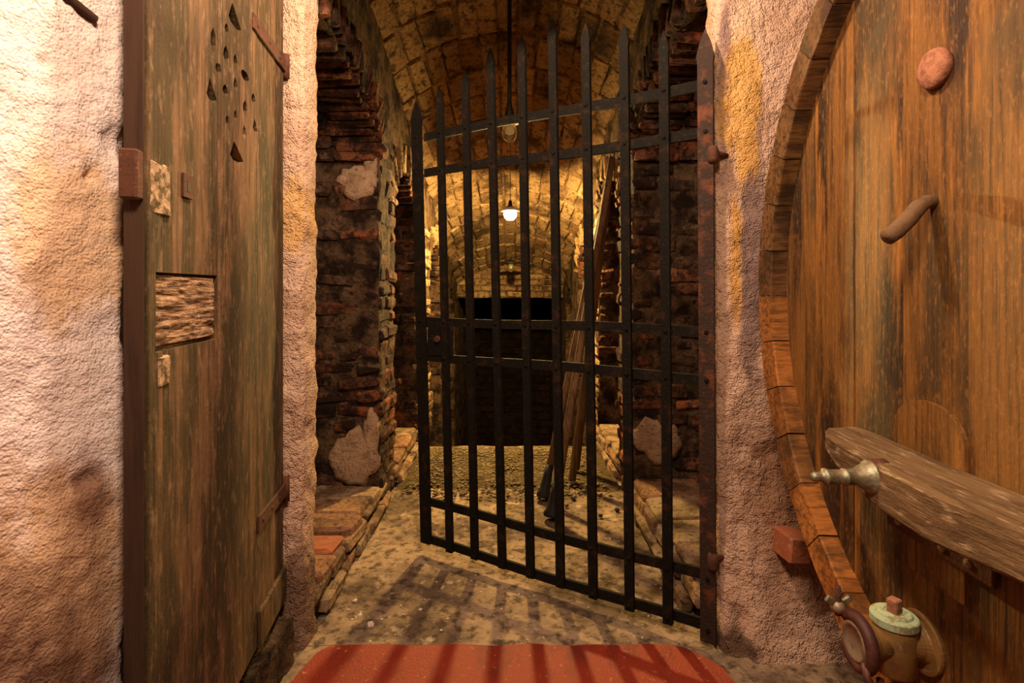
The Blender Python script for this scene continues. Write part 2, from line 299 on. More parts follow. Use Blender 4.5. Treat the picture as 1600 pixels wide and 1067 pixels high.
# ------------------------------------------------------------------ setting: front wall with the doorway, left pier
YW = 1.62
def profile_wall(name, pts, z0, z1, m, step, amps, flare=None):
    """a wall drawn as a line in plan, resampled, raised and roughened"""
    P = [Vector((*p, 0)) for p in pts]; line = [P[0]]
    for a, b in zip(P, P[1:]):
        n = max(1, round((b-a).length/step))
        for k in range(1, n+1): line.append(a.lerp(b, k/n))
    nz = max(2, round((z1-z0)/step)); vs = []; fs = []
    for p in line:
        for j in range(nz+1):
            q = Vector((p.x, p.y, z0+(z1-z0)*j/nz)); d = Vector((0, 0, 0))
            for f, a in amps: d += nv(q, f, a)
            d.z = 0
            if flare: d += flare(q)
            vs.append(q+d)
    for i in range(len(line)-1):
        for j in range(nz):
            a = i*(nz+1)+j; fs.append((a, a+1, a+nz+2, a+nz+1))
    return from_py(name, vs, fs, m, None, True)
def pits(q):
    d = Vector((0, 0, 0))
    for c, r, dp_ in (((-0.659, 0.853, E+0.176), 0.014, 0.018), ((-0.645, 0.90, E+0.24), 0.035, 0.020), ((-0.68, 0.79, E+0.33), 0.012, 0.014), ((-0.662, 0.845, E-0.30), 0.02, 0.012)):
        k = (q-Vector(c)).length/r
        if k < 1: d += Vector((-0.9, 0.35, 0))*dp_*(1-k*k)
    return d
wp = profile_wall('wall_left', [(-0.80, 0.32), (-0.697, 0.739), (-0.649, 0.89), (-0.643, 0.905), (-0.662, 0.93), (-0.80, 1.02), (-1.0, 1.06)], 0, 2.2, 'plaster_pier', 0.008,
    [(3, 0.012), (14, 0.005), (45, 0.0035), (110, 0.002)], pits)
tag(wp, 'bright rough plaster pier with ochre stains left of the wooden door', 'wall', kind='structure')
bm = bmesh.new(); add_box(bm, (-0.664, 0.835, E+0.43), (0.016, 0.05, 0.010), Matrix.Rotation(-0.35, 3, 'X') @ Matrix.Rotation(-0.28, 3, 'Z'), 0.002)
build('wood_splinter', bm, 'door_edge', wp)
def flare_l(q):
    h = max(0, 0.42-q.z); return Vector((0.10*h*h if q.x > -0.75 else 0, -0.25*h*h, 0))
wl = profile_wall('wall_front_left', [(-1.45, YW), (-0.66, YW), (-0.628, YW+0.006), (-0.621, YW+0.03), (-0.621, YW+0.10), (-0.66, YW+0.12), (-1.2, YW+0.12)], 0, 2.4, 'plaster_wall', 0.012,
    [(4, 0.010), (16, 0.008), (50, 0.004)], flare_l)
tag(wl, 'narrow plaster jamb between the wooden door and the brick niche', 'wall', kind='structure')
def flare_r(q):
    h = max(0, 0.55-q.z); return Vector((0, -0.22*h*h-(0.05*h if q.x > 0.68 else 0), 0))
wr = profile_wall('wall_front_right', [(1.75, YW+0.02), (0.75, YW), (0.635, YW), (0.615, YW+0.012), (0.610, YW+0.04), (0.612, YW+0.10), (0.65, YW+0.12), (1.2, YW+0.12)], 0, 2.4, 'plaster_wall', 0.012,
    [(4, 0.012), (16, 0.009), (50, 0.004)], flare_r)
tag(wr, 'stained plaster jamb between the iron gate and the cask', 'wall', kind='structure')
p = Patch(); p.quad((-1.45, YW, 2.005), (2.2, YW, 2.005), (2.2, YW, 3.0), (-1.45, YW, 3.0), 0.1)
p.quad((-1.45, YW, 2.005), (2.2, YW, 2.005), (2.2, YW+0.12, 2.005), (-1.45, YW+0.12, 2.005), 0.1)
tag(p.make('wall_front_top', 'plaster_wall'), 'plaster wall above the doorway', 'wall', kind='structure')
# loose plaster lips and an embedded brick
bm = bmesh.new(); add_box(bm, (0.805, 1.565, E-0.738), (0.07, 0.09, 0.075), Matrix.Rotation(0.12, 3, 'Z') @ Matrix.Rotation(0.1, 3, 'Y'), 0.006)
o = build('brick', bm, 'terracotta', wr); o['label'] = 'orange brick poking out of the plaster'

# ------------------------------------------------------------------ floor
fl = Patch(((5, 0.006), (25, 0.003)))
fl.quad((-1.6, -2.2, 0), (2.3, -2.2, 0), (2.3, 1.6, 0), (-1.6, 1.6, 0), 0.12)
fl.quad((-1.15, 1.6, 0), (1.1, 1.6, 0), (1.1, 3.2, 0), (-1.15, 3.2, 0), 0.03)
fl.grid(lambda u, v: (-1.15+2.25*u, 3.2+0.6*v, -0.05*v*v), 60, 18)
floor = fl.make('floor', 'concrete'); tag(floor, 'worn cement floor of the cellar passage', 'floor', kind='structure')
rp = []; NR = 60
for k in range(NR+1):
    x = -0.56+1.14*k/NR
    y = 1.595+noise.noise(Vector((x*9, 0, 0)))*0.008-(max(0, x-0.46)**2*7)-(max(0, -0.53-x)*1.2)
    rp.append((x, y))
vs = []; fs = []
for k, (x, y) in enumerate(rp):
    xn = x*1.02-0.03*(1 if x < 0 else 0)
    for z in (0.0, 0.009):
        vs.append((x, y, z)); vs.append((x*1.5 if x < 0 else x*1.4, 0.4, z))
for k in range(NR):
    a = 4*k; fs += [(a+2, a+3, a+7, a+6), (a, a+2, a+6, a+4)]
rd = from_py('painted_threshold', vs, fs, 'red_paint', floor); rd['label'] = 'red painted strip in front of the gate'
ge = Patch(((6, 0.01), (30, 0.006))); ge.grid(lambda u, v: (-0.60+1.17*u, 2.72+1.05*v, 0.012-0.06*max(0, v-0.5)**2*4-0.26*max(0, 0.16-v)), 50, 50)
gb = ge.make('gravel_bed', 'earth', floor)
rs = random.Random(3); tb = bmesh.new(); bmesh.ops.create_icosphere(tb, subdivisions=1, radius=1.0)
tv = [v.co.copy() for v in tb.verts]; tf = [[v.index for v in f.verts] for f in tb.faces]; tb.free(); gv = []; gf = []
for k in range(2600):
    x = rs.uniform(-0.56, 0.50); y = 2.66+1.05*rs.random()**0.8; sz = rs.uniform(0.004, 0.012)
    if y < 2.75 and rs.random() < 0.5: continue
    v = (y-2.72)/1.05; M = Matrix.Translation((x, y, 0.014-0.24*max(0, v-0.5)**2)) @ Matrix.Rotation(rs.random()*6, 4, 'Z') @ Matrix.Diagonal((1.2*sz, 0.9*sz, 0.6*sz, 1))
    n0 = len(gv); gv += [M @ q for q in tv]; gf += [[i+n0 for i in f] for f in tf]
g = from_py('gravel', gv, gf, 'gravel'); tag(g, 'loose gravel spread at the dark end of the passage floor', 'gravel', kind='stuff')
bm = bmesh.new()
def chip(x, y, s):
    b = bmesh.ops.create_icosphere(bm, subdivisions=1, radius=s)
    for v in b['verts']: v.co *= rs.uniform(0.7, 1.2)
    bmesh.ops.transform(bm, matrix=Matrix.Translation((x, y, s*0.3)) @ Matrix.Diagonal((1, 1, 0.55, 1)), verts=b['verts'])
for k in range(150): chip(rs.uniform(-0.58, 0.56), 1.62+rs.random()**1.5*1.0, rs.uniform(0.0015, 0.005))
for x, y, s in ((-0.442, 1.70, 0.013), (-0.53, 1.83, 0.010), (-0.30, 1.78, 0.008), (-0.49, 1.75, 0.009)): chip(x, y, s)
tag(build('plaster_crumbs', bm, 'lichen'), 'pale plaster crumbs scattered over the cement floor', 'crumbs', kind='stuff')
for (x, y, s, lb) in ((0.262, 2.61, 0.010, 'black lump of coal nearest the pole foot'), (0.495, 2.56, 0.012, 'black lump of coal nearest the right ledge'), (0.408, 2.496, 0.010, 'black lump of coal lying between the pole foot and the ledge'), (0.304, 2.70, 0.011, 'black lump of coal furthest back, at the gravel edge')):
    bm = bmesh.new(); bmesh.ops.create_icosphere(bm, subdivisions=2, radius=s)
    for v in bm.verts: v.co *= rs.uniform(0.75, 1.15); v.co.z *= 0.8
    bmesh.ops.translate(bm, vec=(x, y, s*0.6+0.004), verts=bm.verts)
    tag(build('coal_lump', bm, 'black'), lb, 'coal', 'black lumps on the passage floor')

# ------------------------------------------------------------------ tunnel: side walls with niches, vault, lintel, back
XL, XR = -0.625, 0.585
zs = lambda d: 0.785-0.322*(d-3.88)+E          # springing height of the sinking vault
def flr(d): return 0.0 if d < 3.8 else -0.05-0.36*(d-3.8)
NICHES = {-1: [(1.20, 2.55, 0.60, 0.29), (2.89, 3.60, 0.42, 0.26), (4.12, 4.82, 0.12, 0.25), (5.30, 5.90, -0.22, 0.22)],
          1: [(1.15, 2.62, 0.62, 0.30), (2.97, 3.66, 0.42, 0.26), (4.14, 4.84, 0.12, 0.25), (5.30, 5.90, -0.22, 0.22)]}
LEDGE = 0.11
D0, D1 = 1.72, 9.2
def arch_z(n, d):
    d0, d1, s, b = n; c = (d0+d1)/2; a = (d1-d0)/2; t = max(0, 1-((d-c)/a)**2); return E+s+b*math.sqrt(t)
def side_wall(sgn, name, label):
    X = XL if sgn < 0 else XR; XB = X+sgn*0.46; P = Patch(((5, 0.012), (18, 0.009), (50, 0.004)))
    d = D0
    for n in NICHES[sgn]:
        a, b = max(n[0], D0), n[1]
        if a > d: P.quad((X, d, flr(d)), (X, a, flr(a)), (X, a, zs(a)+.02), (X, d, zs(d)+.02), 0.035)
        sill = lambda q: flr(q)+(LEDGE-0.02 if q < 3.8 else 0)
        # over the arch, intrados, sill, jambs, back of the niche
        P.grid(lambda u, v: (X, a+(b-a)*u, arch_z(n, a+(b-a)*u)*(1-v)+(zs(a+(b-a)*u)+.02)*v), 26, 14)
        P.grid(lambda u, v: (X+(XB-X)*v, a+(b-a)*u, arch_z(n, a+(b-a)*u)), 26, 14)
        P.grid(lambda u, v: (X+(XB-X)*v, a+(b-a)*u, sill(a+(b-a)*u)), 16, 10)
        P.grid(lambda u, v: (X, a+(b-a)*u, flr(a+(b-a)*u)*(1-v)+sill(a+(b-a)*u)*v), 16, 3)
        P.grid(lambda u, v: (XB, a+(b-a)*u, sill(a+(b-a)*u)*(1-v)+arch_z(n, a+(b-a)*u)*v), 16, 24)
        for q in ((b,) if n[0] < D0 else (a, b)):
            P.quad((X, q, sill(q)), (XB, q, sill(q)), (XB, q, E+n[2]), (X, q, E+n[2]), 0.03)
        d = b
    P.quad((X, d, flr(d)), (X, D1, flr(D1)), (X, D1, E+0.4), (X, d, zs(d)+.02), 0.06)
    XO = X+sgn*0.6
    P.quad((XO, D0-0.02, -0.2), (XO, D1, -2.4), (XO, D1, 3.0), (XO, D0-0.02, 3.0), 0.3)  # unseen outer shell, added to keep world light out of the niches
    w = P.make(name, 'mortar'); tag(w, label, 'wall', kind='structure'); return w
WTL = side_wall(-1, 'wall_tunnel_left', 'sooty brick side wall with arched niches on the left of the passage')
WTR = side_wall(1, 'wall_tunnel_right', 'sooty brick side wall with arched niches on the right of the passage')
HA, RISE = 0.615, 0.235
RV = (HA*HA+RISE*RISE)/(2*RISE); TH = math.asin(HA/RV); XC = (XL+XR)/2
def vault_pt(d, th, off=0.0):
    return Vector((XC+(RV-off)*math.sin(th), d, zs(d)+RISE-RV+(RV-off)*math.cos(th)))
P = Patch(((7, 0.010), (24, 0.006)))
P.grid(lambda u, v: vault_pt(D0+(6.25-D0)*u, -TH+2*TH*v), 120, 34)
P.quad((-1.3, D0-0.02, 3.0), (1.3, D0-0.02, 3.0), (1.3, D1, 3.0), (-1.3, D1, 3.0), 0.5)  # unseen roof plane above the vault, added to block world light
VLT = P.make('ceiling', 'vault_mortar'); tag(VLT, 'sooty brick barrel vault sinking towards the back of the passage', 'ceiling', kind='structure')
rs = random.Random(11); d = D0+0.02; k = 0
sl = Vector((0, math.cos(0.3115), -math.sin(0.3115)))
while d < 6.15:
    n = 13; ln = rs.choice((0.225, 0.24, 0.235, 0.19))
    stp = (ln+0.009)*math.cos(0.3115); dc = d+stp/2
    for j in range(n):
        th = -TH+2*TH*(j+0.5+rs.uniform(-0.06, 0.06))/n
        if rs.random() < 0.04: continue
        t = Vector((math.cos(th), 0, -math.sin(th))); nrm = t.cross(sl)
        c = vault_pt(dc+rs.uniform(-0.006, 0.006), th, rs.uniform(-0.014, -0.004))
        brick(VLT, c, (t, sl, nrm), (2*TH*RV/n-0.008, ln, 0.05), 'vault_brick', rs=rs, tilt=0.025, sj=0.05)
    d += stp; k += 1
# end wall over the dark opening
def seg(x, d): return vault_pt(d, math.asin((x-XC)/RV)).z
lz = E-0.11
P = Patch(((7, 0.008), (24, 0.005)))
P.grid(lambda u, v: (XL+(XR-XL)*u, 6.2, lz*(1-v)+(seg(XC+(-HA+2*HA*u)*0.999, 6.2)+0.03)*v), 40, 14)
P.grid(lambda u, v: (XL+(XR-XL)*u, 6.2+0.3*v, lz), 40, 6)
LT = P.make('wall_lintel', 'vault_mortar'); tag(LT, 'brick end wall hanging over the black opening', 'wall', kind='structure')
z = lz+0.035; r = 0
while z < E+0.26:
    x = XL+0.06-(r % 2)*0.1
    while x < XR:
        if XL < x-0.05 and x+0.05 < XR and seg(max(min(x, XC+HA*.98), XC-HA*.98), 6.2) > z+0.03:
            brick(LT, (x, 6.2, z), (X_, Y_, Z_), (0.19, 0.04, 0.055), 'vault_brick', rs=rs)
        x += 0.205
    z += 0.068; r += 1
P = Patch(((4, 0.02), (15, 0.01))); P.quad((-1.3, 8.6, -3), (1.3, 8.6, -3), (1.3, 8.6, 2.6), (-1.3, 8.6, 2.6), 0.1)
P.quad((-1.2, 6.5, E-0.11), (1.2, 6.5, E-0.11), (1.2, 8.6, E-0.11), (-1.2, 8.6, E-0.11), 0.1)
WB = P.make('wall_back', 'shade_brick'); tag(WB, 'dim brick wall far behind the black opening', 'wall', kind='structure')
z = -1.2; r = 0
while z < E-0.2:
    for x in [(-0.52+(r % 2)*0.13)+0.26*i for i in range(5)]:
        if rs.random() < 0.9: brick(WB, (x, 8.59, z), (X_, Y_, Z_), (0.24, 0.05, 0.09), 'shade_brick', rs=rs)
    z += 0.115; r += 1
# steps going down out of sight
sv = []; sf = []
st = bmesh.new()
for k in range(13):
    add_box(st, (0, 3.8+0.19+k*0.38, -0.05-0.14*(k+1)-0.15), (1.3, 0.4, 0.3))
tag(build('stairs', st, 'shade_brick'), 'dark steps falling away at the end of the passage', 'stairs', kind='structure')

def cnt(w): return sum(1 for c in w.children if c.name.startswith('brick'))
def clad(sgn, w, seed):
    rs = random.Random(seed); X = XL if sgn < 0 else XR; N = NICHES[sgn]
    for i, n in enumerate(N[:3]):
        a, b, s, bb = n; c = (a+b)/2; A = (b-a)/2
        # far jamb, facing the doorway
        z = flr(b)+LEDGE+0.03 if b < 3.8 else E-0.75; r = 0; wid = 0.40 if i == 0 else 0.28
        while z < E+s+0.02:
            x = 0.0
            h = rs.choice((0.050, 0.055, 0.06))
            while x < wid:
                ln = rs.choice((0.11, 0.21, 0.21, 0.16)) if x > 0 else (0.20 if r % 2 else 0.11)
                low = z < 0.42 and i == 0
                if rs.random() > (0.25 if not low else 0.55):
                    brick(w, (X+sgn*(x+ln/2-0.006), b+0.013+rs.uniform(-0.009, 0.012), z), (X_, Y_, Z_), (ln-0.014, 0.05, h), 'brick', rs=rs, tilt=0.09, sj=0.14)
                x += ln
            z += h+0.016; r += 1
        # courses of the niche's own little vault, far side
        nrow = 15 if i == 0 else 7
        for k in range(nrow):
            an = math.radians(2+ (88 if i == 0 else 80)*k/nrow)
            y = c+A*math.cos(an); zz = E+s+bb*math.sin(an)
            nr = Vector((0, math.cos(an)*bb, math.sin(an)*A)).normalized(); tg = X_.cross(nr)
            for q in range(2):
                brick(w, (X+sgn*(0.1+0.2*q+rs.uniform(-.01, .01)), y+nr.y*rs.uniform(-0.012, 0.012), zz+nr.z*rs.uniform(-0.012, 0.012)), (X_, nr, tg), (0.19, 0.07, 0.04 if i == 0 else 0.045), 'brick', rs=rs, tilt=0.05)
        # ring of brick ends round the arch, in the wall face
        m = 26 if i == 0 else 13
        for k in range(m):
            an = math.radians(6+ (100 if i == 0 else 168)*k/(m-1))
            y = c+A*math.cos(an); zz = E+s+bb*math.sin(an)
            if y < D0+0.03: continue
            nr = Vector((0, math.cos(an)*bb, math.sin(an)*A)).normalized(); tg = X_.cross(nr)
            hl = rs.uniform(0.11, 0.17)
            p = Vector((X-sgn*rs.uniform(-0.014, 0.004), y, zz))+nr*(hl/2)
            brick(w, p, (X_, nr, tg), (0.05, hl, 0.036), 'vault_brick' if i else 'brick', rs=rs, tilt=0.09, sj=0.14)
        # pier between this niche and the next, seen along the passage
        if i < 2:
            e = N[i+1][0]; z = (0.05 if b < 3.8 else E-0.8); r = 0
            while z < E+s+0.02:
                h = rs.choice((0.05, 0.055, 0.06)); y = b
                for ln in (((0.12, e-b-0.12) if r % 2 else (e-b-0.12, 0.12)) if e-b < 0.45 else (((e-b)/2,)*2)):
                    if rs.random() > 0.2: brick(w, (X+sgn*(0.016+rs.uniform(-0.010, 0.008)), y+ln/2, z), (X_, Y_, Z_), (0.05, ln-0.014, h), 'brick' if i == 0 else 'vault_brick', rs=rs, tilt=0.05)
                    y += ln
                z += (h+0.016); r += 1
clad(-1, WTL, 21); clad(1, WTR, 22)
# plaster left on the pier feet
def plaster_patch(parent, c, rx, rz, ax, nrm, seed, m='plaster_old'):
    bm = bmesh.new(); n = 22; c = Vector(c); ax = Vector(ax); nrm = Vector(nrm); rs = random.Random(seed)
    rings = []
    for t, hgt in ((1.0, -0.03), (0.97, 0.012), (0.75, 0.022), (0.4, 0.026)):
        ring = []
        for k in range(n):
            an = 2*math.pi*k/n; rr = t*(1+0.40*noise.noise(Vector((math.cos(an)*1.6, math.sin(an)*1.6, seed*3.3)))+0.25*noise.noise(Vector((math.cos(an)*4, math.sin(an)*4, seed*5.3))))
            ring.append(bm.verts.new(c+ax*(rx*rr*math.cos(an))+Z_*(rz*rr*math.sin(an))+nrm*(hgt+0.006*noise.noise(Vector((k*.9, t*5, seed))))))
        rings.append(ring)
    for A, B in zip(rings, rings[1:]):
        for k in range(n): bm.faces.new((A[k], A[(k+1) % n], B[(k+1) % n], B[k]))
    bm.faces.new(rings[-1])
    return build('plaster_patch', bm, m, parent, True)
plaster_patch(WTL, (-0.74, 2.545, 0.26), 0.13, 0.13, X_, -Y_, 1)
plaster_patch(WTL, (-0.66, 2.545, 0.36), 0.035, 0.14, X_, -Y_, 2)
plaster_patch(WTL, (-0.72, 2.545, 1.55), 0.10, 0.075, X_, -Y_, 3)
plaster_patch(WTL, (-0.66, 2.545, 1.60), 0.035, 0.08, X_, -Y_, 4)
plaster_patch(WTR, (0.70, 2.615, 0.33), 0.13, 0.11, X_, -Y_, 5)

# ------------------------------------------------------------------ ledges in the niches
def ledge(sgn, d0, d1, name, label, seed, n_slab, first=None):
    rs = random.Random(seed); X = XL if sgn < 0 else XR
    root = empty(name, (X, (d0+d1)/2, 0)); tag(root, label, 'ledge', 'ledges along the passage')
    L = (d1-d0)/n_slab
    for k in range(n_slab):
        m = 'terracotta' if (first and k == first) else 'slab'
        o = brick(root, (X+sgn*(0.145+rs.uniform(-.012, .012))-root.location.x, d0+L*(k+0.5)-root.location.y, LEDGE+rs.uniform(-0.004, 0.010)), (X_, Y_, Z_), (0.30, L-0.012, 0.055), m, 'slab', 0.02, 0.03, rs)
    for row in range(2):
        y = d0-row*0.07
        while y < d1:
            ln = rs.choice((0.20, 0.24, 0.17))
            brick(root, (X+sgn*(-0.012+0.016*row+rs.uniform(-.006, .006))-root.location.x, y+ln/2-root.location.y, 0.03+row*0.055), (X_, Y_, Z_), (0.05, ln-0.008, 0.052), 'slab', 'kerb_brick', 0.03, 0.05, rs)
            y += ln
    return root
ledge(-1, 1.74, 2.52, 'brick_ledge', 'brick edged ledge with a terracotta slab at the foot of the left niche', 31, 5, 1)
ledge(-1, 2.90, 3.58, 'brick_ledge', 'yellow lit slab ledge beyond the left brick pier', 32, 3)
ledge(1, 1.74, 2.60, 'brick_ledge', 'long pale ledge behind the hinge side of the iron gate', 33, 4)
ledge(1, 2.98, 3.64, 'brick_ledge', 'yellow lit slab ledge behind the leaning poles', 34, 3)

# ------------------------------------------------------------------ pendant lamps
def lamp(d, z, label, lit, shade_r, rod_r, shade_m, cap_h=0.05):
    z += E; top = vault_pt(d, 0).z; x = -0.012
    root = empty('pendant_lamp', (x, d, z)); tag(root, label, 'lamp', 'pendant lamps under the vault')
    bm = bmesh.new(); add_tube(bm, [(x, d, top+0.02), (x, d, z+cap_h)], rod_r, 8); build('cord', bm, 'dark_metal' if rod_r > 0.004 else 'cable', root)
    bm = bmesh.new(); add_lathe(bm, (x, d, top-0.012), (0, 0, 1), [(0, 0.004), (0.0, 0.022), (0.02, 0.03)], 16); build('ceiling_rose', bm, 'dark_metal', root)
    bm = bmesh.new(); add_lathe(bm, (x, d, z), (0, 0, 1), [(0.02, 0.018), (0.022, 0.024), (cap_h*0.7, 0.022), (cap_h, 0.014), (cap_h+0.03, 0.010), (cap_h+0.032, 0.0)], 16); build('socket', bm, 'dark_metal', root, True)
    if shade_r:
        bm = bmesh.new(); r = shade_r
        add_lathe(bm, (x, d, z+(0.012 if lit else 0.02)), (0, 0, 1), [(0.0, r), (0.008, r*0.9), (0.018, r*0.5), (0.030, 0.02), (0.026, 0.02), (0.014, r*0.5), (0.004, r*0.9), (-0.003, r)], 28); build('shade', bm, shade_m, root, True)
    bm = bmesh.new()
    if lit: add_lathe(bm, (x, d, z), (0, 0, 1), [(0.022, 0.016), (0.012, 0.028), (0.0, 0.040), (-0.016, 0.044), (-0.034, 0.038), (-0.05, 0.022), (-0.055, 0.0)], 18); build('bulb', bm, 'bulb', root, True)
    else:
        add_lathe(bm, (x, d, z), (0, 0, 1), [(0.018, 0.022), (0.0, 0.030), (-0.03, 0.038), (-0.055, 0.034), (-0.072, 0.018), (-0.076, 0.0)], 22); build('glass_globe', bm, 'glass', root, True)
        bm = bmesh.new(); add_lathe(bm, (x, d, z), (0, 0, 1), [(0.018, 0.009), (0, 0.010), (-0.02, 0.018), (-0.036, 0.015), (-0.044, 0)], 14); build('bulb', bm, 'enamel', root, True)
    return root
lamp(2.60, 0.775, 'unlit glass globe lamp on a black rod, nearest the doorway', False, 0.055, 0.010, 'dark_metal', 0.09)
lamp(3.70, 0.515, 'glowing bulb hanging in the middle of the vault', True, 0.080, 0.0025, 'enamel')
lamp(5.50, 0.235, 'unlit lamp with flat shade in front of the end wall', False, 0.115, 0.003, 'dark_metal')

# ------------------------------------------------------------------ iron gate
GR, GL = Vector((0.578, 1.60, 0)), Vector((-0.357, 2.17, 0))
def gate_s(px):
    r = (px-800)/850; return (GR.x-r*GR.y)/((GR.x-GL.x)+r*(GL.y-GR.y))
gp = lambda s, z: Vector((GR.x+(GL.x-GR.x)*s, GR.y+(GL.y-GR.y)*s, E+z))
GN = Vector((-(GL.y-GR.y), (GL.x-GR.x), 0)).normalized()    # towards the doorway
if GN.y > 0: GN = -GN
GU = (GR-GL).normalized()
gate = empty('iron_gate', (GR.x, GR.y, 0.02)); tag(gate, 'dark wrought iron gate with spear tipped bars standing ajar', 'gate')
tops = [(650, 158), (687, 138), (727, 110), (766, 74), (815, 55), (863, 30), (915, 36), (975, 38), (1037, 48), (1102, 46)]
bots = [(666, 848), (703, 862), (742, 873), (785, 887), (829, 902), (876, 917), (927, 934), (984, 953), (1044, 974), (1107, 1003)]
def flat_bar(bm, a, b, w, t, side, tip=0.0):
    """bar from a to b; w along `side`, t along GN; optional spear tip at b"""
    a, b, side = Vector(a), Vector(b), Vector(side).normalized()
    secs = [(a, 1, 1), (b, 1, 1)]
    if tip:
        dr = (b-a).normalized(); secs = [(a, 1, 1), (b-dr*tip, 1, 1), (b-dr*tip*0.8, 1.15, 1), (b-dr*tip*0.35, 0.65, 0.8), (b, 0.06, 0.2)]
    R = []
    for c, kw, kt in secs:
        s = side*w/2*kw; q = GN*t/2*kt
        R.append([bm.verts.new(c-s-q), bm.verts.new(c+s-q), bm.verts.new(c+s+q), bm.verts.new(c-s+q)])
    for A, B in zip(R, R[1:]):
        for k in range(4): bm.faces.new((A[k], A[(k+1) % 4], B[(k+1) % 4], B[k]))
    bm.faces.new(R[0]); bm.faces.new(R[-1])
RAILS = [0.605, 0.460, -0.130, -0.272, -0.853, -1.003]
for i, ((tx, ty), (bx, by)) in enumerate(zip(tops, bots)):
    s1, s0 = gate_s(tx), gate_s(bx); d1, d0 = gp(s1, 0).y, gp(s0, 0).y
    z1, z0 = (450-ty)/850*d1, (450-by)/850*d0
    a, b = gp(s0, z0), gp(s1, z1)
    w = 0.046 if i == 0 else (0.044 if i == 9 else 0.029)
    bm = bmesh.new(); flat_bar(bm, a, b, w, 0.016, GU, 0.10 if i in (0, 9) else 0.075)
    build('stile' if i in (0, 9) else 'bar', bm, 'stile_iron' if i == 9 else 'iron', gate)
    for zr in RAILS:
        t = (E+zr-a.z)/(b.z-a.z); c = a.lerp(b, t)
        bm = bmesh.new(); add_lathe(bm, c+GN*0.006, GN, [(0, 0.0075), (0.006, 0.006), (0.008, 0.0)], 8); build('rivet', bm, 'iron', gate)
for zr in RAILS:
    bm = bmesh.new(); k = 14; pr = None
    for j in range(k):
        sa, sb = 1.0-j/k, 1.0-(j+1)/k
        wob = lambda s: 0.004*math.sin(s*7+zr*5)
        A, B = gp(sa, zr+wob(sa))-GN*0.013, gp(sb, zr+wob(sb))-GN*0.013
        flat_bar(bm, A, B, 0.032, 0.011, Z_)
    bmesh.ops.remove_doubles(bm, verts=bm.verts, dist=0.0005)
    build('rail', bm, 'iron', gate)
bm = bmesh.new(); add_box(bm, gp(0.925, -0.201)-GN*0.010, (0.125, 0.012, 0.135), Matrix((GU, GN, Z_)).transposed(), 0.003)
lk = build('lock_plate', bm, 'iron', gate)
bm = bmesh.new(); add_lathe(bm, gp(0.93, -0.20)+GN*0.0, GN, [(0, 0.014), (0.006, 0.012), (0.007, 0.0)], 14); build('keyhole_boss', bm, 'rust', lk)
for zr in (0.395, -0.795):
    c = gp(-0.012, zr); bm = bmesh.new()
    add_lathe(bm, c-Z_*0.03+GN*0.004, (0, 0, 1), [(0, 0.012), (0.01, 0.0165), (0.035, 0.017), (0.05, 0.012)], 12)
    h = build('hinge', bm, 'rust', gate, True)
    bm = bmesh.new(); add_tube(bm, [c, c+Vector((0.03, 0.015, 0.0)), c+Vector((0.05, 0.03, 0.0))], 0.008, 8); build('pintle', bm, 'rust', h, True)

# ------------------------------------------------------------------ poles leaning in the right corner
def pole(a, b, r, label, foot, flat=False):
    a, b = Vector(a), Vector(b); dr = (b-a).normalized()
    root = empty('wooden_pole', a); tag(root, label, 'pole', 'poles leaning on the right wall')
    bm = bmesh.new(); n = 9; pts = [a.lerp(b, t/n)+nv((t*1.3, a.x*9, 0), 0.7, 0.006) for t in range(n+1)]
    if flat:
        q = dr.to_track_quat('Z', 'X').to_matrix(); add_box(bm, (a+b)/2, (0.045, 0.014, (b-a).length), q, 0.002)
    else: add_tube(bm, pts, [r*(1.0-0.15*t/n) for t in range(n+1)], 10)
    build('shaft', bm, 'pole_wood', root, not flat)
    if foot:
        bm = bmesh.new(); add_lathe(bm, a-dr*0.004, dr, [(0, r*1.75), (0.012, r*1.95), (0.035, r*1.5), (0.11, r*1.15), (0.16, r*1.05)], 16); build('rubber_foot', bm, 'black', root, True)
    return root
pole((0.180, 2.46, 0.022), (0.540, 2.93, E+0.70), 0.021, 'wooden pole with flared black foot, the one standing nearest the gate', True)
pole((0.155, 2.69, 0.022), (0.540, 3.02, E+0.63), 0.019, 'wooden pole with black foot standing behind the nearest one', True)
pole((0.32, 2.90, 0.025), (0.545, 3.06, E+0.58), 0.02, 'flat wooden lath leaning behind the two round poles', False, True)
pole((0.36, 3.08, 0.025), (0.545, 3.16, E+0.50), 0.015, 'thin dark lath furthest back in the leaning bundle', False, True)

# ------------------------------------------------------------------ old wooden door, swung open
HG = Vector((-0.672, 1.60, 0)); DE = Vector((0.096, -0.743, 0)).normalized(); DN = Vector((-DE.y, DE.x, 0))
if DN.x < 0: DN = -DN
DT = 0.031; DB, DTOP = E-0.905, 2.25
DROT = Matrix((DE, DN, Z_)).transposed()
door = empty('door_1', (HG.x, HG.y, DB)); tag(door, 'weathered olive brown plank door swung open on the left', 'door', kind='structure')
def duv(px):           # distance from the hinge along the door for a measured column
    r = (px-800)/850; d = 0.4653/(-r-0.1292); return (1.6-d)/0.992, d
def dp(u, z, n=0.0): return HG+DE*u+DN*n+Z_*z
def dbox(bm, u0, u1, z0, z1, n0, n1, bev=0.0):
    add_box(bm, dp((u0+u1)/2, (z0+z1)/2, (n0+n1)/2), (u1-u0, n1-n0, z1-z0), DROT, bev)
EDG = [0.001, 0.235, 0.470, 0.700, 0.749]
